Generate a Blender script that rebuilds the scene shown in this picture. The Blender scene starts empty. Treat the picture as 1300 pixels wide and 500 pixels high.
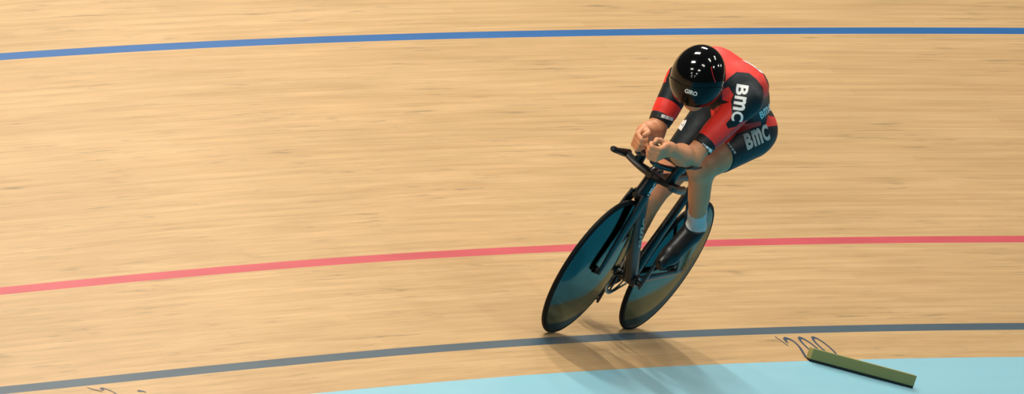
import bpy, bmesh, math, random
import numpy as np
from mathutils import Vector, Matrix

random.seed(4)
scn = bpy.context.scene
COL = scn.collection
V = lambda *a: np.array(a, float)

# ------------------------------------------------------------------ helpers
def lin(r, g, b):
    f = lambda c: c / 12.92 if c <= .04045 else ((c + .055) / 1.055) ** 2.4
    return (f(r / 255), f(g / 255), f(b / 255), 1.0)

def mat(name, col, rough=.5, metal=0., spec=.5, coat=0., coat_rough=.05, bump=None, mottle=0.):
    m = bpy.data.materials.new(name); m.use_nodes = True
    nt = m.node_tree; b = nt.nodes['Principled BSDF']
    b.inputs['Base Color'].default_value = col
    b.inputs['Roughness'].default_value = rough
    b.inputs['Metallic'].default_value = metal
    b.inputs['Specular IOR Level'].default_value = spec
    b.inputs['Coat Weight'].default_value = coat
    b.inputs['Coat Roughness'].default_value = coat_rough
    if bump or mottle:
        tc = nt.nodes.new('ShaderNodeTexCoord'); n = nt.nodes.new('ShaderNodeTexNoise')
        n.inputs['Scale'].default_value = bump[0] if bump else 30
        n.inputs['Detail'].default_value = 4
        nt.links.new(tc.outputs['Object'], n.inputs['Vector'])
        if bump:
            bp = nt.nodes.new('ShaderNodeBump'); bp.inputs['Strength'].default_value = bump[1]
            bp.inputs['Distance'].default_value = bump[2]
            nt.links.new(n.outputs['Fac'], bp.inputs['Height']); nt.links.new(bp.outputs['Normal'], b.inputs['Normal'])
        if mottle:
            mx = nt.nodes.new('ShaderNodeMix'); mx.data_type = 'RGBA'
            mx.inputs[6].default_value = tuple(c * (1 - mottle) for c in col[:3]) + (1,)
            mx.inputs[7].default_value = tuple(min(1, c * (1 + mottle)) for c in col[:3]) + (1,)
            nt.links.new(n.outputs['Fac'], mx.inputs[0]); nt.links.new(mx.outputs[2], b.inputs['Base Color'])
    return m

def link(name, verts, faces, mats, parent=None, smooth=True, fm=None):
    me = bpy.data.meshes.new(name)
    me.from_pydata([tuple(v) for v in verts], [], [tuple(int(i) for i in f) for f in faces])
    for m in (mats if isinstance(mats, (list, tuple)) else [mats]): me.materials.append(m)
    if smooth: me.polygons.foreach_set('use_smooth', [True] * len(me.polygons))
    if fm is not None: me.polygons.foreach_set('material_index', fm)
    me.update()
    o = bpy.data.objects.new(name, me); COL.objects.link(o)
    if parent is not None: o.parent = parent
    return o

class MB:
    """collects shapes into one mesh"""
    def __init__(s): s.v = []; s.f = []; s.m = []
    def add(s, v, f, m=0):
        n = len(s.v); s.v += [tuple(q) for q in v]; s.f += [tuple(i + n for i in q) for q in f]; s.m += [m] * len(f)
    def build(s, name, mats, parent=None, smooth=True, sharp=40):
        o = link(name, s.v, s.f, mats, parent, smooth, s.m)
        if smooth and sharp:
            bm = bmesh.new(); bm.from_mesh(o.data)
            bmesh.ops.recalc_face_normals(bm, faces=bm.faces)
            for e in bm.edges:
                if len(e.link_faces) == 2 and e.calc_face_angle(0) > math.radians(sharp): e.smooth = False
            bm.to_mesh(o.data); bm.free()
        return o

def catmull(pts, n):
    P = np.array(pts, float); out = []
    Q = np.vstack([2 * P[0] - P[1], P, 2 * P[-1] - P[-2]])
    for i in range(1, len(Q) - 2):
        for k in range(n):
            t = k / n; a, b, c, d = Q[i - 1:i + 3]
            out.append(.5 * (2 * b + (c - a) * t + (2 * a - 5 * b + 4 * c - d) * t * t + (3 * b - a - 3 * c + d) * t ** 3))
    out.append(P[-1]); return np.array(out)

def sweep(mb, pts, ha, hb, side=(0, 1, 0), n=14, m=0, power=2., sub=1):
    """loft super-elliptic sections along pts; ha = half size along side, hb = half size across it"""
    L = np.hstack([np.array(pts, float), np.broadcast_to(np.array(ha, float), (len(pts),))[:, None],
                   np.broadcast_to(np.array(hb, float), (len(pts),))[:, None]])
    if sub > 1: L = catmull(L, sub)
    P = L[:, :3]; ang = np.linspace(0, 2 * math.pi, n, endpoint=False); v = []; f = []
    for i in range(len(P)):
        t = P[min(i + 1, len(P) - 1)] - P[max(i - 1, 0)]; t /= np.linalg.norm(t)
        s = np.array(side, float); s = s - t * (s @ t); s /= np.linalg.norm(s); c = np.cross(t, s)
        for a in ang:
            ca, sa = math.cos(a), math.sin(a)
            x = math.copysign(abs(ca) ** (2 / power), ca); y = math.copysign(abs(sa) ** (2 / power), sa)
            v.append(P[i] + s * x * L[i, 3] + c * y * L[i, 4])
    for i in range(len(P) - 1):
        for k in range(n):
            f.append((i * n + k, i * n + (k + 1) % n, (i + 1) * n + (k + 1) % n, (i + 1) * n + k))
    f.append(tuple(range(n - 1, -1, -1))); f.append(tuple((len(P) - 1) * n + k for k in range(n)))
    mb.add(v, f, m)

def tube(mb, pts, r, n=12, m=0, sub=1):
    P = np.array(pts, float); t = P[-1] - P[0]; t = t / np.linalg.norm(t)
    side = V(0, 1, 0) if abs(t[1]) < .8 else V(0, 0, 1)
    sweep(mb, pts, r, r, side, n, m, 2., sub)

def lathe(mb, prof, c, ax=(0, 1, 0), n=96, m=0, closed=False):
    """prof = list of (radius, offset along axis)"""
    ax = np.array(ax, float); ax /= np.linalg.norm(ax)
    e = V(1, 0, 0) if abs(ax[0]) < .8 else V(0, 0, 1)
    e = e - ax * (e @ ax); e /= np.linalg.norm(e); g = np.cross(ax, e); c = np.array(c, float)
    v = []; f = []; k = len(prof)
    for i in range(n):
        a = 2 * math.pi * i / n
        for r, o in prof: v.append(c + ax * o + (e * math.cos(a) + g * math.sin(a)) * r)
    for i in range(n):
        j = (i + 1) % n
        for q in range(k if closed else k - 1):
            q2 = (q + 1) % k
            f.append((i * k + q, j * k + q, j * k + q2, i * k + q2))
    mb.add(v, f, m)

def box(mb, c, h, ax=None, m=0):
    A = np.eye(3) if ax is None else np.array(ax, float)
    v = [np.array(c, float) + A[0] * h[0] * x + A[1] * h[1] * y + A[2] * h[2] * z for x in (-1, 1) for y in (-1, 1) for z in (-1, 1)]
    mb.add(v, [(0, 1, 3, 2), (4, 6, 7, 5), (0, 4, 5, 1), (2, 3, 7, 6), (0, 2, 6, 4), (1, 5, 7, 3)], m)

def empty(name, M=None):
    o = bpy.data.objects.new(name, None); COL.objects.link(o); o.empty_display_size = .1
    if M is not None: o.matrix_world = M
    return o

def tag(o, label, cat=None, **kw):
    o['label'] = label
    if cat: o['category'] = cat
    for k, v in kw.items(): o[k] = v

# ------------------------------------------------------------------ the track: plan curve and banking
K0, K1, BE0, BE1 = 0.036037652, -0.005918683, 0.555274808, -0.022687257
LG = np.arange(-16, 24.01, .05)
lc = np.clip(LG, -8.2, 8.2)
kap = K0 + K1 * lc
i0 = int(np.argmin(abs(LG)))
TH = np.concatenate([[0], np.cumsum((kap[1:] + kap[:-1]) / 2 * .05)]); TH -= TH[i0]
EX = np.concatenate([[0], np.cumsum(-(np.sin(TH[1:]) + np.sin(TH[:-1])) / 2 * .05)]); EX -= EX[i0]
EY = np.concatenate([[0], np.cumsum((np.cos(TH[1:]) + np.cos(TH[:-1])) / 2 * .05)]); EY -= EY[i0]
BK = BE0 + BE1 * lc
APW = .34                                 # width of the blue apron
APR = BK - math.radians(1)                # it is a trace flatter than the boards beside it

def track(l, s):
    i = lambda A: np.interp(l, LG, A)
    b = i(BK); th = i(TH)
    return V(i(EX) + s * math.cos(b) * math.cos(th), i(EY) + s * math.cos(b) * math.sin(th), s * math.sin(b))

def apron(l, w):
    i = lambda A: np.interp(l, LG, A); th = i(TH); ar = i(APR)
    return V(i(EX) - w * math.cos(ar) * math.cos(th), i(EY) - w * math.cos(ar) * math.sin(th), -w * math.sin(ar))

SB = 0.27777                               # the bicycle rides this far up the slope
t_ = V(0, 1, 0); n_ = V(-math.sin(BE0), 0, math.cos(BE0)); lat = np.cross(t_, n_)
LAM = 0.031805
up_ = n_ * math.cos(LAM) + lat * math.sin(LAM); left_ = np.cross(up_, t_)
O_ = track(0, SB) + n_ * .0015
BIKE = Matrix(((t_[0], left_[0], up_[0], O_[0]), (t_[1], left_[1], up_[1], O_[1]), (t_[2], left_[2], up_[2], O_[2]), (0, 0, 0, 1)))

# camera
fw = V(0.34894253, -0.93703376, -0.01438222); r2 = V(-0.93575813, -0.34921978, 0.04901282); u2 = V(0.05094922, 0.00364438, 0.9986946)
CAMP = V(-10.5486521, 30.00239591, 1.16753156)
cam = bpy.data.cameras.new('camera'); cam.sensor_width = 36; cam.lens = 9353.773 / 1300 * 36; cam.clip_end = 400; cam.clip_start = .5
co = bpy.data.objects.new('camera', cam); COL.objects.link(co)
co.matrix_world = Matrix(((r2[0], u2[0], -fw[0], CAMP[0]), (r2[1], u2[1], -fw[1], CAMP[1]), (r2[2], u2[2], -fw[2], CAMP[2]), (0, 0, 0, 1)))
scn.camera = co

# ------------------------------------------------------------------ materials
def wood_material():
    m = bpy.data.materials.new('pine_boards'); m.use_nodes = True
    nt = m.node_tree; N = nt.nodes; Lk = nt.links; b = N['Principled BSDF']
    uv = N.new('ShaderNodeUVMap'); uv.uv_map = 'UVMap'
    def scaled(x, y):
        mp = N.new('ShaderNodeMapping'); mp.inputs['Scale'].default_value = (x, y, 1); Lk.new(uv.outputs[0], mp.inputs[0]); return mp.outputs[0]
    br = N.new('ShaderNodeTexBrick'); br.offset = .37; br.offset_frequency = 2
    br.inputs['Color1'].default_value = (0, 0, 0, 1); br.inputs['Color2'].default_value = (1, 1, 1, 1); br.inputs['Mortar'].default_value = (.5, .5, .5, 1)
    br.inputs['Scale'].default_value = 1; br.inputs['Mortar Size'].default_value = .0012; br.inputs['Mortar Smooth'].default_value = .3
    br.inputs['Brick Width'].default_value = 2.6; br.inputs['Row Height'].default_value = .042
    Lk.new(scaled(1, 1), br.inputs['Vector'])
    def noise(x, y, det, rough=.6):
        n = N.new('ShaderNodeTexNoise'); n.inputs['Scale'].default_value = 1; n.inputs['Detail'].default_value = det; n.inputs['Roughness'].default_value = rough
        Lk.new(scaled(x, y), n.inputs['Vector']); return n.outputs['Fac']
    def ramp(src, a, bb, c0, c1):
        r = N.new('ShaderNodeMapRange'); r.inputs[1].default_value = a; r.inputs[2].default_value = bb; r.inputs[3].default_value = c0; r.inputs[4].default_value = c1
        Lk.new(src, r.inputs[0]); return r.outputs[0]
    def math_(op, a, bb):
        q = N.new('ShaderNodeMath'); q.operation = op
        for i, s in enumerate((a, bb)):
            if isinstance(s, (int, float)): q.inputs[i].default_value = s
            else: Lk.new(s, q.inputs[i])
        return q.outputs[0]
    def mixc(f, a, bb, mode='MIX'):
        q = N.new('ShaderNodeMix'); q.data_type = 'RGBA'; q.blend_type = mode
        for i, s in ((0, f), (6, a), (7, bb)):
            if isinstance(s, (int, float, tuple)): q.inputs[i].default_value = s
            else: Lk.new(s, q.inputs[i])
        return q.outputs[2]
    base = mixc(ramp(br.outputs['Color'], 0, 1, .2, .8), WOOD_A, WOOD_B)
    base = mixc(ramp(noise(.9, 38, 5), .3, .7, 0, 1), mixc(1., base, (.84, .82, .78, 1), 'MULTIPLY'), mixc(1., base, (1.08, 1.08, 1.08, 1), 'MULTIPLY'))
    base = mixc(ramp(noise(.35, 2.2, 3), .35, .7, 0, 1), base, mixc(1., base, (.88, .88, .86, 1), 'MULTIPLY'))
    # sparse dark streaks and scuffs
    st = math_('MULTIPLY', ramp(noise(2.2, 55, 3), .56, .70, 0, 1), ramp(noise(.8, 5, 2), .46, .60, 0, 1))
    base = mixc(math_('MULTIPLY', st, .6), base, (.26, .19, .11, 1))
    sc = ramp(noise(3.5, 9, 4, .7), .68, .80, 0, .35)
    base = mixc(sc, base, (.30, .27, .19, 1))
    base = mixc(math_('MULTIPLY', br.outputs['Fac'], .30), base, (.25, .18, .11, 1))
    Lk.new(base, b.inputs['Base Color'])
    b.inputs['Roughness'].default_value = .38; b.inputs['Specular IOR Level'].default_value = .35
    bp = N.new('ShaderNodeBump'); bp.inputs['Strength'].default_value = .15; bp.inputs['Distance'].default_value = .002
    Lk.new(noise(1.2, 45, 3), bp.inputs['Height']); Lk.new(bp.outputs['Normal'], b.inputs['Normal'])
    return m

def paint_material(name, col, wear=.18):
    m = bpy.data.materials.new(name); m.use_nodes = True
    nt = m.node_tree; N = nt.nodes; Lk = nt.links; b = N['Principled BSDF']
    uv = N.new('ShaderNodeUVMap'); uv.uv_map = 'UVMap'
    mp = N.new('ShaderNodeMapping'); mp.inputs['Scale'].default_value = (1.3, 14, 1); Lk.new(uv.outputs[0], mp.inputs[0])
    n = N.new('ShaderNodeTexNoise'); n.inputs['Scale'].default_value = 1; n.inputs['Detail'].default_value = 5; Lk.new(mp.outputs[0], n.inputs['Vector'])
    q = N.new('ShaderNodeMix'); q.data_type = 'RGBA'
    q.inputs[6].default_value = tuple(c * (1 - wear) for c in col[:3]) + (1,); q.inputs[7].default_value = tuple(min(1, c * (1 + wear)) for c in col[:3]) + (1,)
    Lk.new(n.outputs['Fac'], q.inputs[0]); Lk.new(q.outputs[2], b.inputs['Base Color'])
    b.inputs['Roughness'].default_value = .4; b.inputs['Specular IOR Level'].default_value = .35
    return m

WOOD_A = lin(213, 174, 125); WOOD_B = lin(223, 186, 137)
M = {}
M['wood'] = wood_material()
M['line_black'] = paint_material('black_line_paint', lin(80, 100, 112))
M['line_red'] = paint_material('red_line_paint', lin(210, 92, 100))
M['line_blue'] = paint_material('blue_line_paint', lin(52, 108, 168))
M['apron'] = paint_material('light_blue_paint', lin(150, 206, 222), .05)
M['infield'] = paint_material('infield_floor', lin(24, 148, 184), .1)
M['carbon'] = mat('black_carbon', lin(10, 17, 20), .32, 0, .45)
M['disc'] = mat('gloss_carbon_disc', lin(78, 96, 100), .08, 1., .5, 0.)
M['disc'].node_tree.nodes['Principled BSDF'].inputs['Specular Tint'].default_value = (.60, .66, .62, 1)
M['tyre'] = mat('black_tyre', lin(9, 11, 11), .6, 0, .15)
M['rubber'] = mat('black_rubber', lin(18, 20, 20), .6)
M['metal'] = mat('grey_metal', lin(150, 155, 155), .3, 1.)
M['darkmetal'] = mat('dark_metal', lin(60, 64, 66), .35, 1.)
M['white'] = mat('white_print', lin(235, 236, 232), .5)
M['greyprint'] = mat('grey_print', lin(176, 180, 172), .5)
M['helmet'] = mat('gloss_black_shell', lin(7, 8, 9), .09, 0, .3)
M['visor'] = mat('smoked_visor', lin(10, 12, 10), .16, 0, .25)
M['skin'] = mat('skin', lin(214, 148, 106), .5, 0, .4, bump=(90, .12, .002), mottle=.10)
M['skin'].node_tree.nodes['Principled BSDF'].inputs['Subsurface Weight'].default_value = .12
M['skin'].node_tree.nodes['Principled BSDF'].inputs['Subsurface Radius'].default_value = (.012, .005, .003)
M['sock'] = mat('white_sock_knit', lin(200, 205, 205), .8, bump=(300, .3, .001))
M['shoe'] = mat('black_shoe', lin(14, 18, 20), .4, 0, .5)
M['cuff'] = mat('black_elastic', lin(12, 20, 24), .6)
M['foam'] = mat('olive_foam', lin(150, 144, 86), .85, bump=(160, .4, .003), mottle=.12)
M['foamstrip'] = mat('black_strip', lin(14, 14, 14), .8)
M['strap'] = mat('dark_strap', lin(24, 28, 30), .6)
M['redprint'] = mat('red_print', lin(190, 30, 38), .4)
M['hair'] = mat('brown_hair', lin(60, 42, 28), .6)
M['number'] = mat('number_paint', lin(58, 80, 102), .4)

# ------------------------------------------------------------------ the setting
LS = np.arange(-15.5, 22.01, .25)
def strip(name, svals, fn, mats, mids, vof=0.):
    v = []; f = []; fm = []; uv = []
    for l in LS:
        for s in svals: v.append(fn(l, s)); uv.append((l, s + vof))
    k = len(svals)
    for i in range(len(LS) - 1):
        for j in range(k - 1):
            f.append((i * k + j, (i + 1) * k + j, (i + 1) * k + j + 1, i * k + j + 1)); fm.append(mids[j])
    o = link(name, v, f, mats, None, True, fm)
    ul = o.data.uv_layers.new(name='UVMap')
    li = np.zeros(len(o.data.loops), int); o.data.loops.foreach_get('vertex_index', li)
    ul.data.foreach_set('uv', np.array(uv)[li].ravel())
    o['kind'] = 'structure'
    return o
sv = [0, .2, .25, .5, .85, .90, 1.4, 1.9, 2.45, 2.50, 3.2, 4, 5, 6, 7]
mi = [0, 1, 0, 0, 2, 0, 0, 0, 3, 0, 0, 0, 0, 0]
trk = strip('floor', sv, lambda l, s: track(l, s), [M['wood'], M['line_black'], M['line_red'], M['line_blue']], mi)
tag(trk, 'banked pine board cycling track with blue, red and dark grey lines')
apr = strip('trim_1', [-.002, .08, .16, .24, APW], lambda l, s: apron(l, s), [M['apron']], [0] * 4, 10.)
apr.data.flip_normals()
tag(apr, 'light blue painted apron strip along the inner edge of the track')
inf = strip('floor_infield', [0, 1, 4, 12, 30], lambda l, s: apron(l, APW) + V(-1, 0, 0) * s, [M['infield']], [0] * 4, 20.)
inf.data.flip_normals()
tag(inf, 'flat blue floor inside the track')

# painted numbers between the track edge and the dark line: strokes laid on the boards
def stroke(mb, pts, w, sub=6, lift=.0012):
    P = catmull(np.array(pts, float), sub) if len(pts) > 2 else np.array([np.array(pts[0]) + (np.array(pts[1]) - np.array(pts[0])) * k / 4 for k in range(5)])
    v = []; f = []
    for i in range(len(P)):
        t = P[min(i + 1, len(P) - 1)] - P[max(i - 1, 0)]; t = t / np.linalg.norm(t); nn = V(-t[1], t[0])
        for sg in (1, -1):
            q = P[i] + nn * sg * w / 2; v.append(track(q[0], q[1]) + n_ * lift)
    for i in range(len(P) - 1): f.append((2 * i, 2 * i + 1, 2 * i + 3, 2 * i + 2))
    mb.add(v, f)
mb = MB()
stroke(mb, [(-2.03, .182), (-2.055, .112)], .009)
X = lambda a, s: (-2.085 - a, s)           # reading direction runs against the riding direction
stroke(mb, [X(.0, .135), X(.015, .158), (-2.085 - .05, .166), X(.085, .145), X(.08, .105), X(.045, .06), X(.01, .02)], .02)
stroke(mb, [X(.005, .022), X(.105, .022)], .02)
for a0 in (.155, .305):
    stroke(mb, [X(a0 + .05 + .05 * math.cos(q), .092 + .075 * math.sin(q)) for q in np.linspace(0, 2 * math.pi, 13)], .018)
num = mb.build('distance_number', [M['number']], trk, sharp=None)
num['label'] = 'dark painted 200 with a tick beside the olive foam block'
mb = MB()
stroke(mb, [(6.70, .186), (6.63, .150)], .007)
stroke(mb, [(6.60, .158), (6.575, .172), (6.545, .166), (6.53, .14), (6.55, .11)], .012)
stroke(mb, [(6.27, .128), (6.24, .130), (6.21, .120)], .012)
mk = mb.build('distance_mark', [M['number']], trk, sharp=None)
mk['label'] = 'worn dark painted strokes below the dark line at the left'

# ------------------------------------------------------------------ foam block on the apron
fa = apron(-2.082, .0075); fb = apron(-2.87, .2285)
ex = fb - fa; fl = np.linalg.norm(ex); ex /= fl
am = float(np.interp(-2.4, LG, APR)); at_ = float(np.interp(-2.4, LG, TH))
an = np.cross(V(-math.sin(at_), math.cos(at_), 0), V(-math.cos(am) * math.cos(at_), -math.cos(am) * math.sin(at_), -math.sin(am))) 
an = an if an[2] > 0 else -an
an = an * .4 + V(0, 0, 1) * .6            # the soft block has rolled a little upright
an = an - ex * (an @ ex); an /= np.linalg.norm(an); ey = np.cross(an, ex)
if ey[1] > 0: ey = -ey                      # the block lies behind its near face
FB = Matrix(((ex[0], ey[0], an[0], fa[0]), (ex[1], ey[1], an[1], fa[1]), (ex[2], ey[2], an[2], fa[2] + .003), (0, 0, 0, 1)))
foam = empty('foam_block', FB)
tag(foam, 'long olive green foam block lying across the light blue apron beside the painted 200', 'foam block')
def rbox(name, x0, x1, y0, y1, z0, z1, m, parent, bev):
    mb = MB(); box(mb, ((x0 + x1) / 2, (y0 + y1) / 2, (z0 + z1) / 2), ((x1 - x0) / 2, (y1 - y0) / 2, (z1 - z0) / 2))
    o = mb.build(name, [m], parent, sharp=None)
    bm = bmesh.new(); bm.from_mesh(o.data)
    bmesh.ops.recalc_face_normals(bm, faces=bm.faces)
    bmesh.ops.bevel(bm, geom=list(bm.edges), offset=bev, segments=3, affect='EDGES', profile=.6)
    bm.to_mesh(o.data); bm.free()
    return o
rbox('block', 0, fl, 0, .028, .010, .062, M['foam'], foam, .004)
o = rbox('bottom', .001, fl - .001, .001, .027, 0, .011, M['foamstrip'], foam, .002); o['label'] = 'black underside strip'  # thin black strip along the bottom of the block

# ------------------------------------------------------------------ bicycle
bike = empty('track_bicycle', BIKE)
tag(bike, 'black carbon track bicycle with two gloss disc wheels leaning on the banked boards', 'bicycle')

def wheel(name, x, label):
    c = (x, 0, .335)
    mb = MB()
    prof = [(.324 + .0112 * math.cos(a), .0112 * math.sin(a)) for a in np.linspace(0, 2 * math.pi, 20, endpoint=False)]
    lathe(mb, prof, c, n=128, closed=True)
    w = mb.build(name, [M['tyre']], bike); w['label'] = label
    mb = MB()
    half = [(.0, .0245), (.02, .0245), (.03, .0242), (.08, .0236), (.13, .0230), (.17, .0221), (.20, .0207), (.235, .0182), (.27, .0150), (.300, .0119), (.316, .0105), (.3165, .0085)]
    lathe(mb, half + [(r, -o) for r, o in reversed(half)], c, n=128)
    d = mb.build('disc', [M['disc']], w, sharp=30); d['label'] = 'gloss dark disc'
    mb = MB()
    hh = [(.0, .052), (.011, .052), (.013, .047), (.013, .034), (.019, .033), (.019, .0285), (.008, .0255)]
    lathe(mb, hh + [(r, -o) for r, o in reversed(hh)], c, n=24)
    mb.build('hub', [M['darkmetal']], w, sharp=30)
    return w
wheel('front_wheel', .49, 'front wheel with black tyre')
wheel('rear_wheel', -.49, 'rear wheel with black tyre')

BB = V(-.09, 0, .275)
mb = MB()
sweep(mb, [(.425, 0, .690), (.412, 0, .735), (.395, 0, .79), (.388, 0, .815)], [.031, .029, .031, .033], [.042, .042, .045, .045], sub=4)          # head tube
sweep(mb, [(.40, 0, .70), (.30, 0, .615), (.10, 0, .435), (-.09, 0, .285)], [.026, .028, .029, .031], [.044, .042, .042, .038], sub=4)             # down tube
sweep(mb, [(.38, 0, .775), (.2, 0, .785), (0, 0, .79), (-.20, 0, .79)], [.018, .016, .015, .014], [.028, .022, .020, .02], sub=3)                 # top tube
sweep(mb, [(-.085, 0, .27), (-.115, 0, .40), (-.15, 0, .55), (-.185, 0, .70), (-.205, 0, .80)], [.030, .022, .019, .018, .018], [.036, .034, .034, .032, .032], sub=3)
lathe(mb, [(.0, .043), (.024, .043), (.027, .038), (.027, -.038), (.024, -.043), (0, -.043)], BB, n=28)
for sg in (1, -1):
    sweep(mb, [(-.178, sg * .012, .70), (-.25, sg * .030, .61), (-.38, sg * .046, .46), (-.485, sg * .056, .337)], [.008, .007, .006, .006], [.013, .012, .011, .013], sub=4)
    sweep(mb, [(-.10, sg * .025, .275), (-.17, sg * .037, .29), (-.30, sg * .048, .312), (-.475, sg * .056, .333)], [.012, .009, .008, .006], [.022, .020, .016, .014], sub=4)
    sweep(mb, [(-.455, sg * .057, .333), (-.535, sg * .057, .338)], .004, [.016, .011])
frame = mb.build('frame', [M['carbon']], bike)
mb = MB()
sweep(mb, [(-.198, 0, .78), (-.225, 0, .90), (-.24, 0, .972)], [.014, .013, .012], [.026, .025, .022], sub=3)
mb.build('seatpost', [M['carbon']], bike)
# fork
mb = MB()
sweep(mb, [(.395, 0, .715), (.43, 0, .705), (.465, 0, .692)], [.034, .036, .028], [.018, .022, .012], sub=4)
for sg in (1, -1):
    sweep(mb, [(.432, sg * .028, .705), (.448, sg * .035, .63), (.468, sg * .040, .50), (.486, sg * .0455, .37), (.492, sg * .046, .325)], [.016, .013, .011, .009, .007], [.042, .040, .036, .028, .015], sub=4)
mb.build('fork', [M['carbon']], bike)
# bars
mb = MB()
sweep(mb, [(.375, 0, .822), (.42, 0, .815), (.475, 0, .80)], [.024, .026, .016], [.022, .022, .014], sub=4)
o = mb.build('stem', [M['carbon']], bike)
mb = MB()
sweep(mb, [(.425, -.15, .816), (.432, -.10, .808), (.436, -.05, .804), (.436, 0, .804), (.436, .05, .804), (.432, .10, .808), (.425, .15, .816)], [.030, .032, .034, .034, .034, .032, .030], [.015, .016, .018, .020, .018, .016, .015], side=(1, 0, 0), sub=4)
for sg in (1, -1):
    sweep(mb, [(.405, sg * .146, .814), (.47, sg * .152, .817), (.54, sg * .154, .822), (.585, sg * .154, .828)], [.016, .0150, .013, .0115], [.020, .017, .0135, .0115], sub=4)
hb = mb.build('handlebar', [M['carbon']], bike)
for sg in (1, -1):
    mb = MB(); sweep(mb, [(.535, sg * .154, .8215), (.56, sg * .154, .824), (.60, sg * .154, .830), (.612, sg * .154, .832)], [.0125, .0135, .0135, .009], [.0125, .0135, .0135, .009], sub=3)
    mb.build('grip', [M['rubber']], hb)
for sg in (1, -1):
    mb = MB()
    tube(mb, [(.34, sg * .085, .875), (.48, sg * .064, .872), (.60, sg * .045, .878), (.672, sg * .039, .902), (.70, sg * .038, .942), (.709, sg * .038, .962)], .0125, sub=5)
    e = mb.build('aero_extension', [M['carbon']], bike)
    mb = MB()
    tube(mb, [(.652, sg * .0400, .890), (.676, sg * .0388, .905), (.70, sg * .038, .942), (.711, sg * .038, .967)], .0135, sub=4); mb.build('extension_grip', [M['rubber']], e)
    # riser from the base bar and the elbow cup
    mb = MB(); sweep(mb, [(.425, sg * .085, .805), (.42, sg * .085, .86), (.415, sg * .09, .905)], [.022, .018, .026], [.036, .032, .04]); mb.build('riser', [M['carbon']], e)
    mb = MB(); pv = []; pf = []
    nu, nv = 9, 7
    for layer in (0, .008):
        for i in range(nu):
            for j in range(nv):
                a = (j / (nv - 1) - .5) * 2.0; rr = .052 + layer
                x = .345 + .12 * i / (nu - 1); ww = .7 + .3 * math.sin(math.pi * (.15 + .7 * i / (nu - 1)))
                pv.append((x, sg * .108 + rr * math.sin(a) * ww, .965 - rr * math.cos(a)))
    for i in range(nu - 1):
        for j in range(nv - 1):
            q = (i * nv + j, i * nv + j + 1, (i + 1) * nv + j + 1, (i + 1) * nv + j); pf.append(q[::-1]); pf.append(tuple(k + nu * nv for k in q))
    rim = [i * nv for i in range(nu)] + [(nu - 1) * nv + j for j in range(1, nv)] + [i * nv + nv - 1 for i in range(nu - 2, -1, -1)] + [j for j in range(nv - 2, 0, -1)]
    for a, b in zip(rim, rim[1:] + rim[:1]): pf.append((a, b, b + nu * nv, a + nu * nv))
    mb.add(pv, pf); mb.build('elbow_pad', [M['rubber']], e)
# saddle
mb = MB()
sweep(mb, [(-.40, 0, .985), (-.385, 0, .988), (-.34, 0, .990), (-.28, 0, .988), (-.22, 0, .985), (-.16, 0, .980), (-.125, 0, .972), (-.118, 0, .966)],
      [.045, .066, .070, .056, .034, .022, .017, .008], [.010, .016, .019, .018, .016, .015, .013, .006], sub=4, n=20)
sd = mb.build('saddle', [M['rubber']], bike)
mb = MB()
for sg in (1, -1): tube(mb, [(-.37, sg * .022, .972), (-.30, sg * .020, .958), (-.21, sg * .018, .957), (-.15, sg * .012, .968)], .0035, n=8, sub=4)
box(mb, (-.245, 0, .962), (.025, .024, .010)); mb.build('rails', [M['darkmetal']], sd)
# crank set: left arm up and slightly forward
CA = math.radians(14)
cu = V(math.sin(CA), 0, math.cos(CA)); CL = .172
mb = MB(); lathe(mb, [(0, .066), (.012, .066), (.013, .06), (.013, -.06), (.012, -.066), (0, -.066)], BB, n=20)
crk = mb.build('crankset', [M['darkmetal']], bike)
YC = -.043
mb = MB()
nt_ = 54; vv = []; ff = []
for i in range(nt_ * 4):
    a = 2 * math.pi * i / (nt_ * 4); ro = .1115 if i % 4 in (0, 1) else .1075
    for r, y in ((ro, .0018), (ro, -.0018), (.094, -.0018), (.094, .0018)): vv.append(BB + V(r * math.cos(a), YC + y, r * math.sin(a)))
for i in range(nt_ * 4):
    j = (i + 1) % (nt_ * 4)
    for q in range(4): ff.append((i * 4 + q, j * 4 + q, j * 4 + (q + 1) % 4, i * 4 + (q + 1) % 4))
mb.add(vv, ff)
for k in range(5):
    a = CA + .3 + k * 2 * math.pi / 5; d = V(math.sin(a), 0, math.cos(a)); sweep(mb, [BB + V(0, YC, 0) + d * .012, BB + V(0, YC, 0) + d * .098], .0035, [.012, .008])
mb.build('chainring', [M['darkmetal']], crk, sharp=30)
PED = {}
for sg, nm in ((1, 'crank_arm'), (-1, 'crank_arm')):
    d = cu * sg; mb = MB()
    sweep(mb, [BB + V(0, sg * .064, 0) - d * .018, BB + V(0, sg * .066, 0) + d * .01, BB + V(0, sg * .074, 0) + d * .10, BB + V(0, sg * .078, 0) + d * CL, BB + V(0, sg * .078, 0) + d * (CL + .014)], [.006, .008, .007, .0065, .005], [.010, .017, .013, .011, .007], sub=3)
    ca = mb.build(nm, [M['carbon']], crk)
    pp = BB + V(0, sg * .078, 0) + d * CL; PED[sg] = pp + V(0, sg * .052, 0)
    mb = MB(); tube(mb, [pp + V(0, sg * .002, 0), pp + V(0, sg * .075, 0)], .006)
    fd = V(.80, 0, -.60) if sg > 0 else V(.97, 0, -.24); fu = V(.60, 0, .80) if sg > 0 else V(.24, 0, .97)
    box(mb, PED[sg], (.034, .026, .0075), (fd, V(0, 1, 0), fu)); box(mb, PED[sg] - fd * .03, (.010, .020, .010), (fd, V(0, 1, 0), fu))
    mb.build('pedal', [M['darkmetal']], ca, sharp=20)
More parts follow.
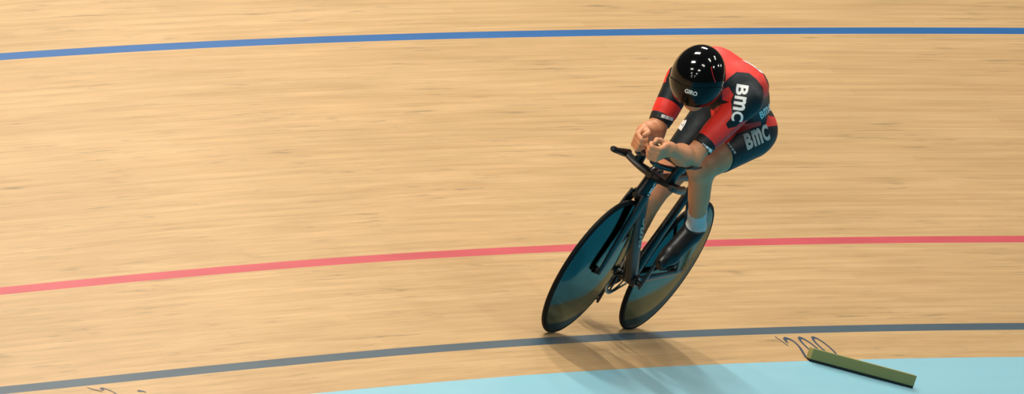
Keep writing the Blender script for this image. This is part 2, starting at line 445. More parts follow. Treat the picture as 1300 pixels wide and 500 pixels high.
# sprocket and chain
RC = V(-.49, 0, .335)
mb = MB(); lathe(mb, [(.012, YC - .002), (.029, YC - .0016), (.029, YC + .0016), (.012, YC + .002)], RC, n=28); mb.build('sprocket', [M['darkmetal']], bike, sharp=30)
R1, R2 = .1095, .0285
dd = BB - RC; ang0 = math.atan2(dd[2], dd[0]); dl = math.hypot(dd[0], dd[2]); bt = math.asin((R1 - R2) / dl)
path = []
a1 = ang0 + math.pi / 2 + bt
for a in np.linspace(a1, a1 - math.pi - 2 * bt, 46): path.append(BB + V(R1 * math.cos(a), YC, R1 * math.sin(a)))
pl0 = path[-1]; a2 = ang0 - math.pi / 2 - bt
e0 = RC + V(R2 * math.cos(a2), YC, R2 * math.sin(a2))
for k in range(1, 34): path.append(pl0 + (e0 - pl0) * k / 34)
for a in np.linspace(a2, a2 - math.pi + 2 * bt, 12): path.append(RC + V(R2 * math.cos(a), YC, R2 * math.sin(a)))
e1 = path[-1]
for k in range(1, 34): path.append(e1 + (path[0] - e1) * k / 34)
P = np.array(path); vv = []; ff = []; n = len(P)
for i in range(n):
    t = P[(i + 1) % n] - P[i - 1]; t /= np.linalg.norm(t); c = np.cross(t, V(0, 1, 0)); w = .0034 if i % 2 else .0026; h = .0045 if i % 2 else .0036
    for sx, sy in ((1, 1), (1, -1), (-1, -1), (-1, 1)): vv.append(P[i] + V(0, 1, 0) * w * sx + c * h * sy)
for i in range(n):
    j = (i + 1) % n
    for q in range(4): ff.append((i * 4 + q, i * 4 + (q + 1) % 4, j * 4 + (q + 1) % 4, j * 4 + q))
mb = MB(); mb.add(vv, ff); mb.build('chain', [M['metal']], bike, smooth=False)

# ------------------------------------------------------------------ signed distance modelling for the rider
def sd_cap(P, a, b, ra, rb):
    ba = b - a; L = ba @ ba
    h = np.clip(((P - a) @ ba) / L, 0, 1)
    return np.linalg.norm(P - a - h[..., None] * ba, axis=-1) - (ra + (rb - ra) * h)
def sd_ell(P, c, r, A):
    q = (P - c) @ A.T
    k0 = np.linalg.norm(q / r, axis=-1); k1 = np.linalg.norm(q / (r * r), axis=-1)
    return k0 * (k0 - 1) / np.maximum(k1, 1e-9)
class Prim:
    def __init__(s, kind, *a, k=.02, clip=None, grow=0.):
        s.kind = kind; s.a = a; s.k = k; s.clip = clip; s.grow = grow
        if kind == 'cap':
            p = np.array([a[0], a[1]]); r = max(a[2], a[3])
            s.lo = p.min(0) - r; s.hi = p.max(0) + r
        else:
            r = max(a[1]); s.lo = a[0] - r; s.hi = a[0] + r
    def d(s, P):
        v = sd_cap(P, *s.a) if s.kind == 'cap' else sd_ell(P, *s.a)
        v = v - s.grow
        if s.clip is not None:
            for c0, cn in s.clip: v = np.maximum(v, (P - c0) @ cn)
        return v
def smin(a, b, k):
    h = np.maximum(k - abs(a - b), 0) / k
    return np.minimum(a, b) - h * h * k * .25
def sdf(prims, P):
    d = np.full(P.shape[:-1], 1.0)
    for p in prims: d = smin(d, p.d(P), p.k)
    return d
def polygonize(prims, vox, pad=.03):
    lo = np.min([p.lo for p in prims], 0) - pad; hi = np.max([p.hi for p in prims], 0) + pad
    n = np.ceil((hi - lo) / vox).astype(int) + 1
    D = np.full(n, 1.0, np.float32)
    ax = [lo[i] + vox * np.arange(n[i]) for i in range(3)]
    for p in prims:
        i0_ = np.maximum(((p.lo - pad - lo) / vox).astype(int), 0); i1 = np.minimum(((p.hi + pad - lo) / vox).astype(int) + 2, n)
        sl = tuple(slice(a, b) for a, b in zip(i0_, i1))
        G = np.stack(np.meshgrid(*[ax[k][sl[k]] for k in range(3)], indexing='ij'), -1)
        D[sl] = smin(D[sl], p.d(G).astype(np.float32), p.k)
    # surface nets
    S = D < 0
    c = np.zeros(np.array(S.shape) - 1, np.int8)
    for dx in (0, 1):
        for dy in (0, 1):
            for dz in (0, 1): c += S[dx:S.shape[0] - 1 + dx, dy:S.shape[1] - 1 + dy, dz:S.shape[2] - 1 + dz]
    cells = np.argwhere((c > 0) & (c < 8)); idx = np.full(c.shape, -1, np.int32); idx[tuple(cells.T)] = np.arange(len(cells))
    acc = np.zeros((len(cells), 3)); cnt = np.zeros(len(cells))
    cor = [(x, y, z) for x in (0, 1) for y in (0, 1) for z in (0, 1)]
    val = {q: D[cells[:, 0] + q[0], cells[:, 1] + q[1], cells[:, 2] + q[2]] for q in cor}
    for q in cor:
        for a in range(3):
            if q[a] == 0:
                e = list(q); e[a] = 1; e = tuple(e); A = val[q]; B = val[e]; m = (A < 0) != (B < 0)
                t = np.where(m, A / np.where(m, A - B, 1), 0); pos = np.tile(np.array(q, float), (len(cells), 1)); pos[:, a] = t
                acc[m] += pos[m]; cnt[m] += 1
    verts = lo + vox * (cells + acc / cnt[:, None])
    faces = []
    for a in range(3):
        b, e = [(1, 2), (2, 0), (0, 1)][a]
        s0 = [slice(1, -1)] * 3; s1 = [slice(1, -1)] * 3; s0[a] = slice(0, -1); s1[a] = slice(1, None)
        A = S[tuple(s0)]; B = S[tuple(s1)]
        w = np.argwhere(A != B); off = np.ones(3, int); off[a] = 0; w = w + off
        sg = S[tuple(w.T)]
        def at(db, de):
            q = w.copy(); q[:, b] += db; q[:, e] += de; return idx[tuple(q.T)]
        F = np.stack([at(-1, -1), at(0, -1), at(0, 0), at(-1, 0)], 1)
        F[~sg] = F[~sg][:, ::-1]; faces.append(F)
    return verts, np.vstack(faces)
def project_iter(prims, Vt, n=2):
    for _ in range(n):
        e = 1e-3; d = sdf(prims, Vt); g = np.stack([sdf(prims, Vt + e * np.eye(3)[k]) - sdf(prims, Vt - e * np.eye(3)[k]) for k in range(3)], -1) / (2 * e)
        Vt = Vt - np.clip(d, -.004, .004)[:, None] * g / np.maximum((g * g).sum(-1), .3)[:, None]
    return Vt
def sdf_mesh(name, prims, vox, mats, parent, relax=True):
    v, f = polygonize(prims, vox)
    # light laplacian smoothing keeps the clipped edges tidy
    E = np.vstack([f[:, [0, 1]], f[:, [1, 2]], f[:, [2, 3]], f[:, [3, 0]]])
    for _ in range(3 if relax else 0):
        s = np.zeros_like(v); c = np.zeros(len(v))
        for q in range(3): s[:, q] = np.bincount(E[:, 0], v[E[:, 1], q], len(v)) + np.bincount(E[:, 1], v[E[:, 0], q], len(v))
        c = np.bincount(E[:, 0], minlength=len(v)) + np.bincount(E[:, 1], minlength=len(v))
        v = v * .5 + .5 * s / c[:, None]
    o = link(name, v, f, mats, parent)
    return o, v

I3 = np.eye(3)
def axes(fwd, side=(0, 1, 0)):
    f = np.array(fwd, float); f /= np.linalg.norm(f); s = np.array(side, float); s = s - f * (s @ f); s /= np.linalg.norm(s); return np.array([f, s, np.cross(f, s)])
cap = lambda a, b, ra, rb, **k: Prim('cap', np.array(a, float), np.array(b, float), ra, rb, **k)
ell = lambda c, r, A=I3, **k: Prim('ell', np.array(c, float), np.array(r, float), A, **k)
mixp = lambda a, b, t: np.array(a, float) * (1 - t) + np.array(b, float) * t

# joints in the bicycle's own axes (forward, left, up)
HIP = {1: V(-.26, .095, 1.085), -1: V(-.26, -.10, 1.075)}
ANK = {1: V(-.150, .120, .612), -1: V(-.235, -.115, .225)}
KNE = {1: V(.138, .082, .893), -1: V(-.045, -.095, .625)}
SHO = {1: V(.235, .128, 1.265), -1: V(.255, -.158, 1.180)}
ELB = {1: V(.42, .105, .948), -1: V(.375, -.105, .942)}
HC = V(.45, -.043, 1.258)

# head axes
TW = V(.937, .295, .187); RI = V(-.349, .786, .510); UI = V(.0036, -.543, .8395)
hu = UI * .98 + RI * .2; hu /= np.linalg.norm(hu)
tf = TW * math.cos(math.radians(9)) - RI * math.sin(math.radians(9)); tf = tf - hu * (tf @ hu); tf /= np.linalg.norm(tf)
PT = math.radians(35)
HF = tf * math.cos(PT) - hu * math.sin(PT); HU = tf * math.sin(PT) + hu * math.cos(PT); HL = np.cross(HU, HF)
HA = np.array([HF, HL, HU])
hp = lambda f, l, u: HC + HF * f + HL * l + HU * u

torso = []
spA = axes((.34, 0, .10))
torso += [ell((-.235, 0, 1.11), (.125, .148, .115), axes((1, 0, .35)), k=.05)]
torso += [ell((-.07, 0, 1.215), (.20, .135, .105), axes((.30, 0, .14)), k=.06)]
torso += [ell((.10, -.012, 1.250), (.200, .155, .116), axes((.30, 0, .035)), k=.06)]
torso += [ell((.20, -.018, 1.252), (.13, .152, .100), axes((.3, 0, -.03)), k=.05)]
for sg in (1, -1):
    torso += [ell((-.275, sg * .072, 1.075), (.095, .078, .095), k=.05)]                                   # glutes
    torso += [ell((.14, -.015 + sg * .085, 1.313), (.12, .068, .055), axes((.3, -sg * .03, .0)), k=.05)]  # shoulder blades
    torso += [cap(mixp(V(.2, -.018, 1.24), SHO[sg], .45), SHO[sg], .066, .054, k=.04)]
limb_suit = []; limb = []
for sg in (1, -1):
    s, e = SHO[sg], ELB[sg]; ud = (e - s) / np.linalg.norm(e - s); cutp = s + (e - s) * (.80 if sg > 0 else .80)
    arm = [cap(s, e, .052, .040, k=.03), cap(s + V(0, sg * .006, 0), mixp(s, e, .55), .053, .045, k=.03)]
    for p in arm:
        limb.append(p); limb_suit.append(Prim('cap', *p.a, k=.03, clip=[(cutp, ud)]))
    h, kn = HIP[sg], KNE[sg]; td = (kn - h) / np.linalg.norm(kn - h); cutt = h + (kn - h) * .66
    back = V(-.3, 0, -.8); back = back - td * (back @ td); back /= np.linalg.norm(back)
    th = [cap(h, kn, .088, .056, k=.04), cap(mixp(h, kn, .12) - back * .02, mixp(h, kn, .80) - back * .012, .078, .052, k=.04), cap(mixp(h, kn, .1) + back * .02, mixp(h, kn, .75) + back * .012, .072, .048, k=.04)]
    for p in th:
        limb.append(p); limb_suit.append(Prim('cap', *p.a, k=.04, clip=[(cutt, td)]))
skin_only = []
def shank(sg):
    kn, an_ = KNE[sg], ANK[sg]; d = (an_ - kn) / np.linalg.norm(an_ - kn)
    b = V(-1, 0, 0); b = b - d * (b @ d); b /= np.linalg.norm(b)
    return [cap(kn, an_, .050, .033, k=.03), cap(mixp(kn, an_, .12) + b * .018, mixp(kn, an_, .52) + b * .016, .044, .040, k=.03), cap(mixp(kn, an_, .5) + b * .012, an_ + b * .012, .034, .026, k=.02),
            ell(kn - b * .020, (.034, .036, .042), axes(d), k=.03)]
FOOT = {}
for sg in (1, -1):
    skin_only += shank(sg)
    fd = V(.73, 0, -.683) if sg > 0 else V(.93, 0, -.37); fu = V(.683, 0, .73) if sg > 0 else V(.37, 0, .93)
    ball = PED[sg] + V(0, -sg * .004, 0) + fu * .040
    heel = ball - fd * .150
    FOOT[sg] = (ball, heel, fd, fu)
    ft = [cap(heel + fu * .012, ball, .030, .028, k=.02), cap(ANK[sg], ball + fu * .004, .034, .024, k=.03), cap(ball, ball + fd * .062, .026, .018, k=.02), cap(ANK[sg], heel + fu * .012, .033, .030, k=.02)]
    skin_only += ft
    FOOT[sg] += (ft,)
# forearms and hands
def hand(sg):
    bp = V(.70, sg * .038, .942); g = V(.46, 0, .89); g /= np.linalg.norm(g)
    f = V(.92, -sg * .16, -.10); f = f - g * (f @ g); f /= np.linalg.norm(f)
    m = np.cross(g, f); m = m if m[1] * sg < 0 else -m
    w = bp - f * .072 - m * .020
    q = lambda a, b, c: w + f * a + m * b + g * c
    L = [cap(ELB[sg], mixp(ELB[sg], w, .42), .043, .043, k=.03), cap(mixp(ELB[sg], w, .42), w, .042, .026, k=.03),
         ell(w, (.03, .022, .030), np.array([f, m, g]), k=.02)]
    # palm
    L += [ell(q(.040, .0, .0), (.052, .016, .044), np.array([f, m, g]), k=.014)]
    for i, (c, ln, r) in enumerate(((.031, .96, .0098), (.0105, 1.05, .0102), (-.0105, 1.0, .0096), (-.030, .84, .0086))):
        mc = q(.078 * (.97 + .03 * ln), -.004, c)
        L.append(cap(q(.02, 0, c * .6), mc, .0115, .0108, k=.008))
        pip = mc + (f * .026 + m * .030) * ln; dip = pip + (-f * .014 + m * .018) * ln; tip = dip + (-f * .019 - m * .004) * ln
        L += [cap(mc, pip, r * 1.05, r, k=.004), cap(pip, dip, r, r * .92, k=.003), cap(dip, tip, r * .92, r * .82, k=.003)]
    L += [cap(q(.012, .012, .018), q(.045, .030, .040), .0155, .0125, k=.012), cap(q(.045, .030, .040), q(.070, .034, .050), .0118, .0108, k=.004), cap(q(.070, .034, .050), q(.092, .026, .050), .0108, .0090, k=.004)]
    return L, w
HND = {}
for sg in (1, -1):
    L, w = hand(sg); skin_only += L; HND[sg] = w
# neck and head
head = [cap((.20, -.02, 1.25), HC - HF * .045 - HU * .05, .062, .058, k=.05),
        ell(hp(-.012, 0, .012), (.096, .076, .098), HA, k=.02), ell(hp(.022, 0, -.048), (.062, .058, .068), HA, k=.03),
        cap(hp(.045, .0, -.098), hp(.058, 0, -.104), .024, .020, k=.03), cap(hp(-.01, .048, -.075), hp(.045, .018, -.102), .022, .019, k=.025), cap(hp(-.01, -.048, -.075), hp(.045, -.018, -.102), .022, .019, k=.025),
        cap(hp(.080, 0, -.006), hp(.102, 0, -.044), .010, .0125, k=.014), ell(hp(.092, .011, -.047), (.009, .008, .007), HA, k=.008), ell(hp(.092, -.011, -.047), (.009, .008, .007), HA, k=.008),
        cap(hp(.080, .018, -.074), hp(.080, -.018, -.074), .0075, .0075, k=.006), cap(hp(.077, .016, -.085), hp(.077, -.016, -.085), .008, .008, k=.006),
        cap(hp(.072, .045, .012), hp(.084, .012, .010), .010, .009, k=.015), cap(hp(.072, -.045, .012), hp(.084, -.012, .010), .010, .009, k=.015)]
for sg in (1, -1): head.append(ell(hp(-.015, sg * .078, -.020), (.019, .008, .032), HA, k=.008))
for sg in (1, -1): head.append(ell(hp(.066, sg * .032, -.008), (.012, .014, .011), HA, k=.004))

body_prims = torso + limb + skin_only + head
rider = empty('person', BIKE)
tag(rider, 'rider in a red and black skinsuit and black helmet crouched over the aero bars', 'person')
body, bv = sdf_mesh('body', body_prims, .0042, [M['skin']], rider)
# eyes
for sg in (1, -1):
    mb = MB(); lathe(mb, [(.011 * math.sin(a), .011 * math.cos(a)) for a in np.linspace(0.01, math.pi - .01, 12)], hp(.070, sg * .032, -.008), HF, n=20, m=0)
    lathe(mb, [(.0001, .0114), (.0035, .0112), (.005, .0101)], hp(.070, sg * .032, -.008), HF, n=20, m=1)
    mb.build('eye', [M['white'], M['hair']], body)

# ------------------------------------------------------------------ skinsuit
neckd = (HC - HF * .045 - HU * .05) - V(.20, -.02, 1.25); neckd /= np.linalg.norm(neckd)
collar = V(.20, -.02, 1.25) + neckd * .095
suit_prims = []
for p in torso + limb_suit:
    q = Prim(p.kind, *p.a, k=p.k, clip=p.clip, grow=.0045); suit_prims.append(q)
suit_prims.append(cap((.20, -.02, 1.25), HC - HF * .045 - HU * .05, .062, .058, k=.05, clip=[(collar, neckd)], grow=.005))
suit, sv_ = sdf_mesh('skinsuit', suit_prims, .0045, [], rider)
# red panels: outlines on the rider's left, laid out in a plane that faces front-left and mirrored to the right
AF = np.array([[-102.55, 4.05], [233.6, 162.4], [151.1, -246.7]]); A0 = V(748.4, 414.0)
RED = [
    [(896, 50), (918, 52), (938, 60), (954, 72), (966, 88), (975, 108), (974, 116), (968, 122), (966, 108), (958, 98), (948, 90), (932, 89), (921, 98), (912, 108), (896, 104)],
    [(866, 168), (880, 152), (900, 138), (913, 130), (925, 127), (926, 146), (918, 155), (921, 161), (932, 158), (938, 152), (946, 150), (928, 172), (907, 195), (880, 176)],
    [(928, 161), (942, 152), (966, 148), (967, 153), (950, 158), (934, 164)],
    [(976, 140), (990, 142), (990, 152), (972, 155)],
    [(914, 112), (922, 108), (928, 118), (924, 128), (914, 124)],
]
def poly_sd(Q, poly):
    p = np.array(poly, float); d = np.full(len(Q), 1e9); ins = np.zeros(len(Q), bool)
    for a, b in zip(p, np.roll(p, -1, 0)):
        ab = b - a; h = np.clip(((Q - a) @ ab) / (ab @ ab), 0, 1); d = np.minimum(d, np.linalg.norm(Q - a - h[:, None] * ab, axis=1))
        c = (a[1] > Q[:, 1]) != (b[1] > Q[:, 1]); xx = (b[0] - a[0]) * (Q[:, 1] - a[1]) / np.where(b[1] == a[1], 1e-9, b[1] - a[1]) + a[0]
        ins ^= c & (Q[:, 0] < xx)
    return np.where(ins, d, -d)
sm_ = sv_.copy(); yc = np.interp(sm_[:, 0], [-.3, .25], [0, -.015])
mir = sm_[:, 1] < yc
sm_[mir, 1] = 2 * yc[mir] - sm_[mir, 1]
Q = A0 + sm_ @ AF
red = np.max([poly_sd(Q, p) for p in RED], 0)
# lower sleeve of the right arm: a plain red band above the cuff
s, e = SHO[-1], ELB[-1]; ba = e - s; tt = ((sv_ - s) @ ba) / (ba @ ba); dist = np.linalg.norm(sv_ - s - np.clip(tt, 0, 1)[:, None] * ba, axis=1)
onarm = (dist < .075) & (sv_[:, 1] < -.075) & (tt > .2)
red = np.where(onarm, (np.minimum(tt - .46, .70 - tt)) * 95, red)
s, e = SHO[1], ELB[1]; ba = e - s; t2 = ((sv_ - s) @ ba) / (ba @ ba); dist2 = np.linalg.norm(sv_ - s - np.clip(t2, 0, 1)[:, None] * ba, axis=1)
red = np.where((dist2 < .075) & (t2 > .5), np.minimum(red, (.71 - t2) * 95), red)
at = suit.data.attributes.new('red_panel', 'FLOAT', 'POINT'); at.data.foreach_set('value', red.astype(np.float32))
m = bpy.data.materials.new('skinsuit_fabric'); m.use_nodes = True; nt = m.node_tree; b = nt.nodes['Principled BSDF']
an_ = nt.nodes.new('ShaderNodeAttribute'); an_.attribute_name = 'red_panel'
mr = nt.nodes.new('ShaderNodeMapRange'); mr.inputs[1].default_value = -.3; mr.inputs[2].default_value = .3
mx = nt.nodes.new('ShaderNodeMix'); mx.data_type = 'RGBA'; mx.inputs[6].default_value = lin(8, 24, 30); mx.inputs[7].default_value = lin(240, 56, 46)
nt.links.new(an_.outputs['Fac'], mr.inputs[0]); nt.links.new(mr.outputs[0], mx.inputs[0]); nt.links.new(mx.outputs[2], b.inputs['Base Color'])
b.inputs['Roughness'].default_value = .5; b.inputs['Specular IOR Level'].default_value = .4
tc = nt.nodes.new('ShaderNodeTexCoord'); nz = nt.nodes.new('ShaderNodeTexNoise'); nz.inputs['Scale'].default_value = 28; nz.inputs['Detail'].default_value = 2
bp = nt.nodes.new('ShaderNodeBump'); bp.inputs['Strength'].default_value = .35; bp.inputs['Distance'].default_value = .006
nt.links.new(tc.outputs['Object'], nz.inputs['Vector']); nt.links.new(nz.outputs['Fac'], bp.inputs['Height']); nt.links.new(bp.outputs['Normal'], b.inputs['Normal'])
suit.data.materials.append(m)
# cuffs
for sg in (1, -1):
    s, e = SHO[sg], ELB[sg]; ud = (e - s) / np.linalg.norm(e - s); L = np.linalg.norm(e - s)
    pr = [Prim('cap', *p.a, k=.03, grow=.0062, clip=[(s + (e - s) * .81, ud), (s + (e - s) * .70, -ud)]) for p in limb if p.kind == 'cap' and (np.allclose(p.a[0], s) or np.allclose(p.a[0], s + V(0, sg * .006, 0)))]
    sdf_mesh('cuff', pr, .004, [M['cuff']], suit)

# ------------------------------------------------------------------ lettering wrapped on surfaces
def text_mesh(txt, bold=.012):
    cu_ = bpy.data.curves.new('t', 'FONT'); cu_.body = txt; cu_.size = 1; cu_.offset = bold; cu_.resolution_u = 4
    ob = bpy.data.objects.new('t', cu_); COL.objects.link(ob)
    dg = bpy.context.evaluated_depsgraph_get(); me = bpy.data.meshes.new_from_object(ob.evaluated_get(dg))
    bm = bmesh.new(); bm.from_mesh(me); bmesh.ops.triangulate(bm, faces=bm.faces)
    for _ in range(3):
        es = [e for e in bm.edges if e.calc_length() > .12]
        if es: bmesh.ops.subdivide_edges(bm, edges=es, cuts=1); bmesh.ops.triangulate(bm, faces=bm.faces)
    bm.verts.ensure_lookup_table(); bm.verts.index_update()
    v = np.array([q.co[:2] for q in bm.verts]); f = [tuple(x.index for x in q.verts) for q in bm.faces]; bm.free()
    bpy.data.objects.remove(ob); bpy.data.curves.remove(cu_); bpy.data.meshes.remove(me)
    v = v - v.min(0); return v, f, v.max(0)
def word_mesh(txt, bold):
    if txt != 'BMC':
        v, f, mxx = text_mesh(txt, bold); return v / mxx, f
    V_, F_, x = [], [], 0.
    for ch, wd in (('B', .30), ('m', .40), ('C', .28)):
        v, f, mxx = text_mesh(ch, bold); v = v / mxx
        n0 = sum(len(q) for q in V_); V_.append(np.stack([x + v[:, 0] * wd, v[:, 1]], 1)); F_ += [tuple(i + n0 for i in t) for t in f]; x += wd + .035
    v = np.vstack(V_); v[:, 0] /= x - .035; return v, F_
def plane_pt(u, v, x):                      # point at depth x seen at (u, v) of the front-left layout plane
    A = np.array([[AF[1, 0], AF[2, 0]], [AF[1, 1], AF[2, 1]]]); r = np.array([u, v]) - A0 - AF[0] * x
    y, z = np.linalg.solve(A, r); return V(x, y, z)
def wrap_text(name, txt, o_, du, dv, fn, material, parent, bold=.012, lift=.0015, x0=.75, stretch=1.):
    """o_ = lower left corner, du = baseline vector over the whole word, dv = letter height vector, in the layout plane; marched along TW onto fn"""
    v, f = word_mesh(txt, bold)
    P = np.array([plane_pt(o_[0] + du[0] * a + dv[0] * b_, o_[1] + du[1] * a + dv[1] * b_, x0) for a, b_ in v])
    n = TW / np.linalg.norm(TW); dn = np.zeros(len(P)); ok = np.zeros(len(P), bool)
    q = P.copy()
    for _ in range(90):
        d = fn(q); q = q - n * np.clip(d - lift, -.02, .06)[:, None] * .8
    d = fn(q); good = abs(d - lift) < .004
    f = [t for t in f if all(good[i] for i in t)]
    if not f: print('TEXT LOST', name); return None
    used = sorted({i for t in f for i in t}); mp = {k: i for i, k in enumerate(used)}
    return link(name, q[used], [tuple(mp[i] for i in t) for t in f], [material], parent)
fsuit = lambda P: sdf(suit_prims, P)
wrap_text('sleeve_lettering', 'BMC', (933, 107), (-8, 46), (15, 2.6), fsuit, M['white'], suit, .03)
wrap_text('thigh_lettering', 'BMC', (950, 190), (31, -14), (-6, -20), fsuit, M['greyprint'], suit, .045)
ftorso = lambda P: sdf([p for p in suit_prims[:len(torso)]], P)
wrap_text('hip_lettering', 'BMC', (967, 147), (15, -13), (-4, -8), ftorso, M['white'], suit, .03, x0=.12)
def fcuff(P): return sdf(suit_prims, P) - .0018
wrap_text('cuff_lettering', '---', (889, 181), (13, 9), (-2, 4), fcuff, M['white'], suit, .02, .001)
wrap_text('cuff_lettering', '---', (837, 148), (15, 5), (1.5, -4), fcuff, M['white'], suit, .02, .001)
wrap_text('hem_lettering', '----', (923, 181), (10, 14), (2, -2), fsuit, M['greyprint'], suit, .0)
wrap_text('thigh_lettering', 'B', (866, 164), (8, -13), (-3.5, -3.5), fsuit, M['white'], suit, .05)
# pale lettering along the back, laid on from above
def lay_down(name, txt, c0, du, dv, direction, fn, material, parent, bold=.03, lift=.0015):
    v, f = word_mesh(txt, bold); n = np.array(direction, float); n /= np.linalg.norm(n)
    q = np.array([np.array(c0, float) + np.array(du, float) * a + np.array(dv, float) * b_ for a, b_ in v])
    for _ in range(90): q = q - n * np.clip(fn(q) - lift, -.02, .06)[:, None] * .8
    return link(name, q, f, [material], parent)
lay_down('back_lettering', 'BMC', (.13, .085, 1.5), (-.25, .01, 0), (0, -.10, 0), (0, 0, 1), fsuit, M['white'], suit)

# ------------------------------------------------------------------ helmet
def helm_pt(az, el, grow=0.):
    d = V(math.cos(el) * math.cos(az), math.cos(el) * math.sin(az), math.sin(el))
    r = V(.146 if d[0] > 0 else .172, .116, .118 if d[2] > 0 else .135) + grow
    k = 1 / np.linalg.norm(d / r); return HC + HF * (d[0] * k - .004) + HL * d[1] * k + HU * (d[2] * k + .010)
def shell_mesh(azs, elfn, nel, grow, thick):
    """two-walled shell between two elevation curves"""
    vv = []; ff = []
    na = len(azs); full = abs(azs[-1] - azs[0] - 2 * math.pi) < 1e-6
    if full: azs = azs[:-1]; na -= 1
    for g in (grow, grow - thick):
        for a in azs:
            e0, e1 = elfn(a)
            for k in range(nel): vv.append(helm_pt(a, e0 + (e1 - e0) * k / (nel - 1), g))
    N = na * nel
    for i in range(na if full else na - 1):
        j = (i + 1) % na
        for k in range(nel - 1):
            q = (i * nel + k, j * nel + k, j * nel + k + 1, i * nel + k + 1); ff.append(q); ff.append(tuple(x + N for x in q[::-1]))
        ff.append((i * nel, i * nel + N, j * nel + N, j * nel)); ff.append((i * nel + nel - 1, j * nel + nel - 1, j * nel + nel - 1 + N, i * nel + nel - 1 + N))
    if not full:
        for k in range(nel - 1):
            ff.append((k, k + 1, k + 1 + N, k + N)); b0 = (na - 1) * nel + k; ff.append((b0, b0 + N, b0 + 1 + N, b0 + 1))
    return vv, ff
R_ = math.radians
def rim_el(a):                              # lower rim of the shell by azimuth
    x = abs(a) if abs(a) <= math.pi else 2 * math.pi - abs(a)
    x = math.degrees(x)
    return R_(np.interp(x, [0, 40, 65, 80, 100, 130, 180], [8, 6, -4, -26, -38, -30, -22]))
vv, ff = shell_mesh(np.linspace(0, 2 * math.pi, 97), lambda a: (rim_el(a), R_(89.5)), 26, 0., .006)
mb = MB(); mb.add(vv, ff); hel = mb.build('helmet', [M['helmet']], rider); hel['label'] = 'gloss black aero helmet'
vv, ff = shell_mesh(np.linspace(-R_(86), R_(86), 61), lambda a: (R_(np.interp(abs(math.degrees(a)), [0, 12, 40, 70, 86], [-31, -33, -36, -30, -20])), R_(np.interp(abs(math.degrees(a)), [0, 40, 65, 86], [14, 11, 2, -12]))), 16, .0045, .003)
mb = MB(); mb.add(vv, ff); vis = mb.build('visor', [M['visor']], hel); vis['label'] = 'smoked wraparound visor'
def fhel(P):
    q = (P - (HC - HF * .004 + HU * .010)) @ HA.T
    r = np.stack([np.where(q[:, 0] > 0, .1505, .1765), np.full(len(q), .1205), np.where(q[:, 2] > 0, .1225, .1395)], -1)
    k0 = np.linalg.norm(q / r, axis=-1); k1 = np.linalg.norm(q / (r * r), axis=-1); return k0 * (k0 - 1) / np.maximum(k1, 1e-9)
wrap_text('visor_lettering', 'GIRO', (865, 118), (15.5, 5.), (1.3, -5), fhel, M['white'], vis, .03, x0=.70)
mb = MB()                                   # thin red line on the left of the shell
pts = [helm_pt(R_(a), R_(e), .0008) for a, e in ((48, 18), (46, 26), (45, 34), (46, 42), (50, 50))]
sweep(mb, pts, .0025, .0012, side=HU, n=8, sub=4); mb.build('stripe', [M['redprint']], hel)
mb = MB()                                   # chin strap
for sg in (1, -1):
    for az in (72, 100):
        p0 = helm_pt(R_(sg * az), rim_el(R_(sg * az)) + .03, -.008)
        sweep(mb, [p0, mixp(p0, hp(.02, sg * .060, -.10), .6) + HL * sg * .006, hp(.018, sg * .052, -.108)], .0085, .0012, side=HF, n=8, sub=4)
    sweep(mb, [hp(.018, sg * .052, -.108), hp(.025, sg * .03, -.128), hp(.028, 0, -.132)], .0085, .0012, side=HF, n=8, sub=4)
mb.build('strap', [M['strap']], hel)

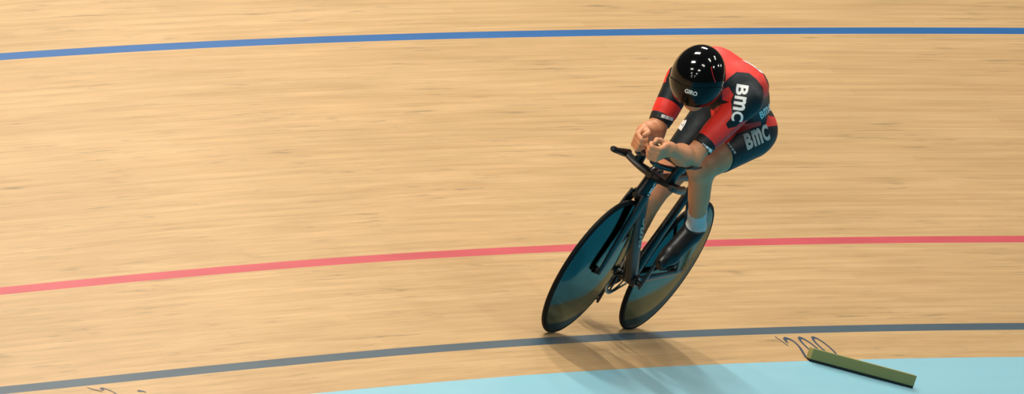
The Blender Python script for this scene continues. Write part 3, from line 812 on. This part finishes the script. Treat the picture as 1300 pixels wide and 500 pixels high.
# ------------------------------------------------------------------ socks and shoes
for sg in (1, -1):
    kn, ak = KNE[sg], ANK[sg]; d = (ak - kn) / np.linalg.norm(ak - kn)
    pr = [Prim(p.kind, *p.a, k=p.k, grow=.0035, clip=[(mixp(kn, ak, .74), -d)]) for p in shank(sg)[:3]]
    ball, heel, fd, fu, ft = FOOT[sg]
    pr += [Prim(p.kind, *p.a, k=p.k, grow=.0035) for p in ft]
    so, _ = sdf_mesh('sock', pr, .004, [M['sock']], rider); so['label'] = 'white ankle sock'
    cutc = ANK[sg] + fu * .004
    pr = [Prim(p.kind, *p.a, k=p.k, grow=.009, clip=[(cutc, fu * .92 - fd * .38)]) for p in ft]
    sh, _ = sdf_mesh('shoe', pr, .004, [M['shoe']], rider); sh['label'] = 'black cycling shoe'
    mb = MB()
    sweep(mb, [heel - fd * .036 - fu * .026, heel - fd * .01 - fu * .029, mixp(heel, ball, .5) - fu * .026, ball - fu * .031, ball + fd * .05 - fu * .026, ball + fd * .085 - fu * .014],
          [.018, .031, .028, .040, .034, .014], [.006, .007, .007, .0065, .006, .004], sub=4, power=3)
    mb.build('sole', [M['rubber']], sh)
    mb = MB()
    for q in (.35, .62):
        c = mixp(mixp(ANK[sg], heel, .2), ball, q) ; c = mixp(ANK[sg], ball, q)
        sweep(mb, [c + V(0, s_ * .041 * math.sin(a), 0) + fu * (.040 * math.cos(a)) for s_, a in ((-1, 1.5), (-1, .9), (-1, .4), (1, 0), (1, .4), (1, .9), (1, 1.5))], .008, .0015, side=fd, n=8, sub=3)
    mb.build('shoe_strap', [M['darkmetal']], sh)

# bicycle lettering
def frame_text(name, txt, o_, du, dv, tubes, material, parent, bold=.03):
    wrap_text(name, txt, o_, du, dv, lambda P: sdf(tubes, P), material, parent, bold, .0012, .62)
frame_text('head_lettering', 'BMC', (823, 251), (11, -18), (-5, -3), [cap((.425, .0, .690), (.388, 0, .815), .034, .034, k=.01)], M['white'], frame)
frame_text('down_tube_lettering', 'BMC', (813, 312), (10, -36), (-7, -2), [cap((.40, 0, .70), (-.09, 0, .285), .029, .031, k=.01)], M['greyprint'], frame)

# ------------------------------------------------------------------ light: ceiling lamps of the hall over the track, and added fill lamps over the infield
w = bpy.data.worlds.new('hall'); scn.world = w; w.use_nodes = True
w.node_tree.nodes['Background'].inputs[0].default_value = (1.0, .96, .92, 1); w.node_tree.nodes['Background'].inputs[1].default_value = .12
for y, en in ((-8, 420), (-2.5, 620), (3, 760), (8, 640), (13.5, 560), (19.5, 500), (26, 500)):
    for x in (-5.2, 1.2):
        ld = bpy.data.lights.new('ceiling_or_fill_lamp', 'AREA'); ld.shape = 'RECTANGLE'; ld.size = 2.0; ld.size_y = .8
        ld.energy = en * ((1.35 if x > 0 else .55) if y < 5 else 1.); ld.color = (1, .95, .86)
        lo = bpy.data.objects.new('ceiling_or_fill_lamp', ld); COL.objects.link(lo); lo.location = (x, y, 9.5)

for y in (-20, -12, -4):  # added unseen lamps that brighten the infield floor mirrored in the discs
    ld = bpy.data.lights.new('ceiling_or_fill_lamp', 'AREA'); ld.shape = 'RECTANGLE'; ld.size = 1.5; ld.size_y = .55
    ld.energy = 650; ld.color = (1, .95, .86)
    lo = bpy.data.objects.new('ceiling_or_fill_lamp', ld); COL.objects.link(lo); lo.location = (-11.5, y, 9.5)

vs = scn.view_settings
scn.display_settings.display_device = 'sRGB'
vs.view_transform = 'Standard'; vs.look = 'None'; vs.gamma = 1; vs.use_curve_mapping = False; vs.exposure = -1.2
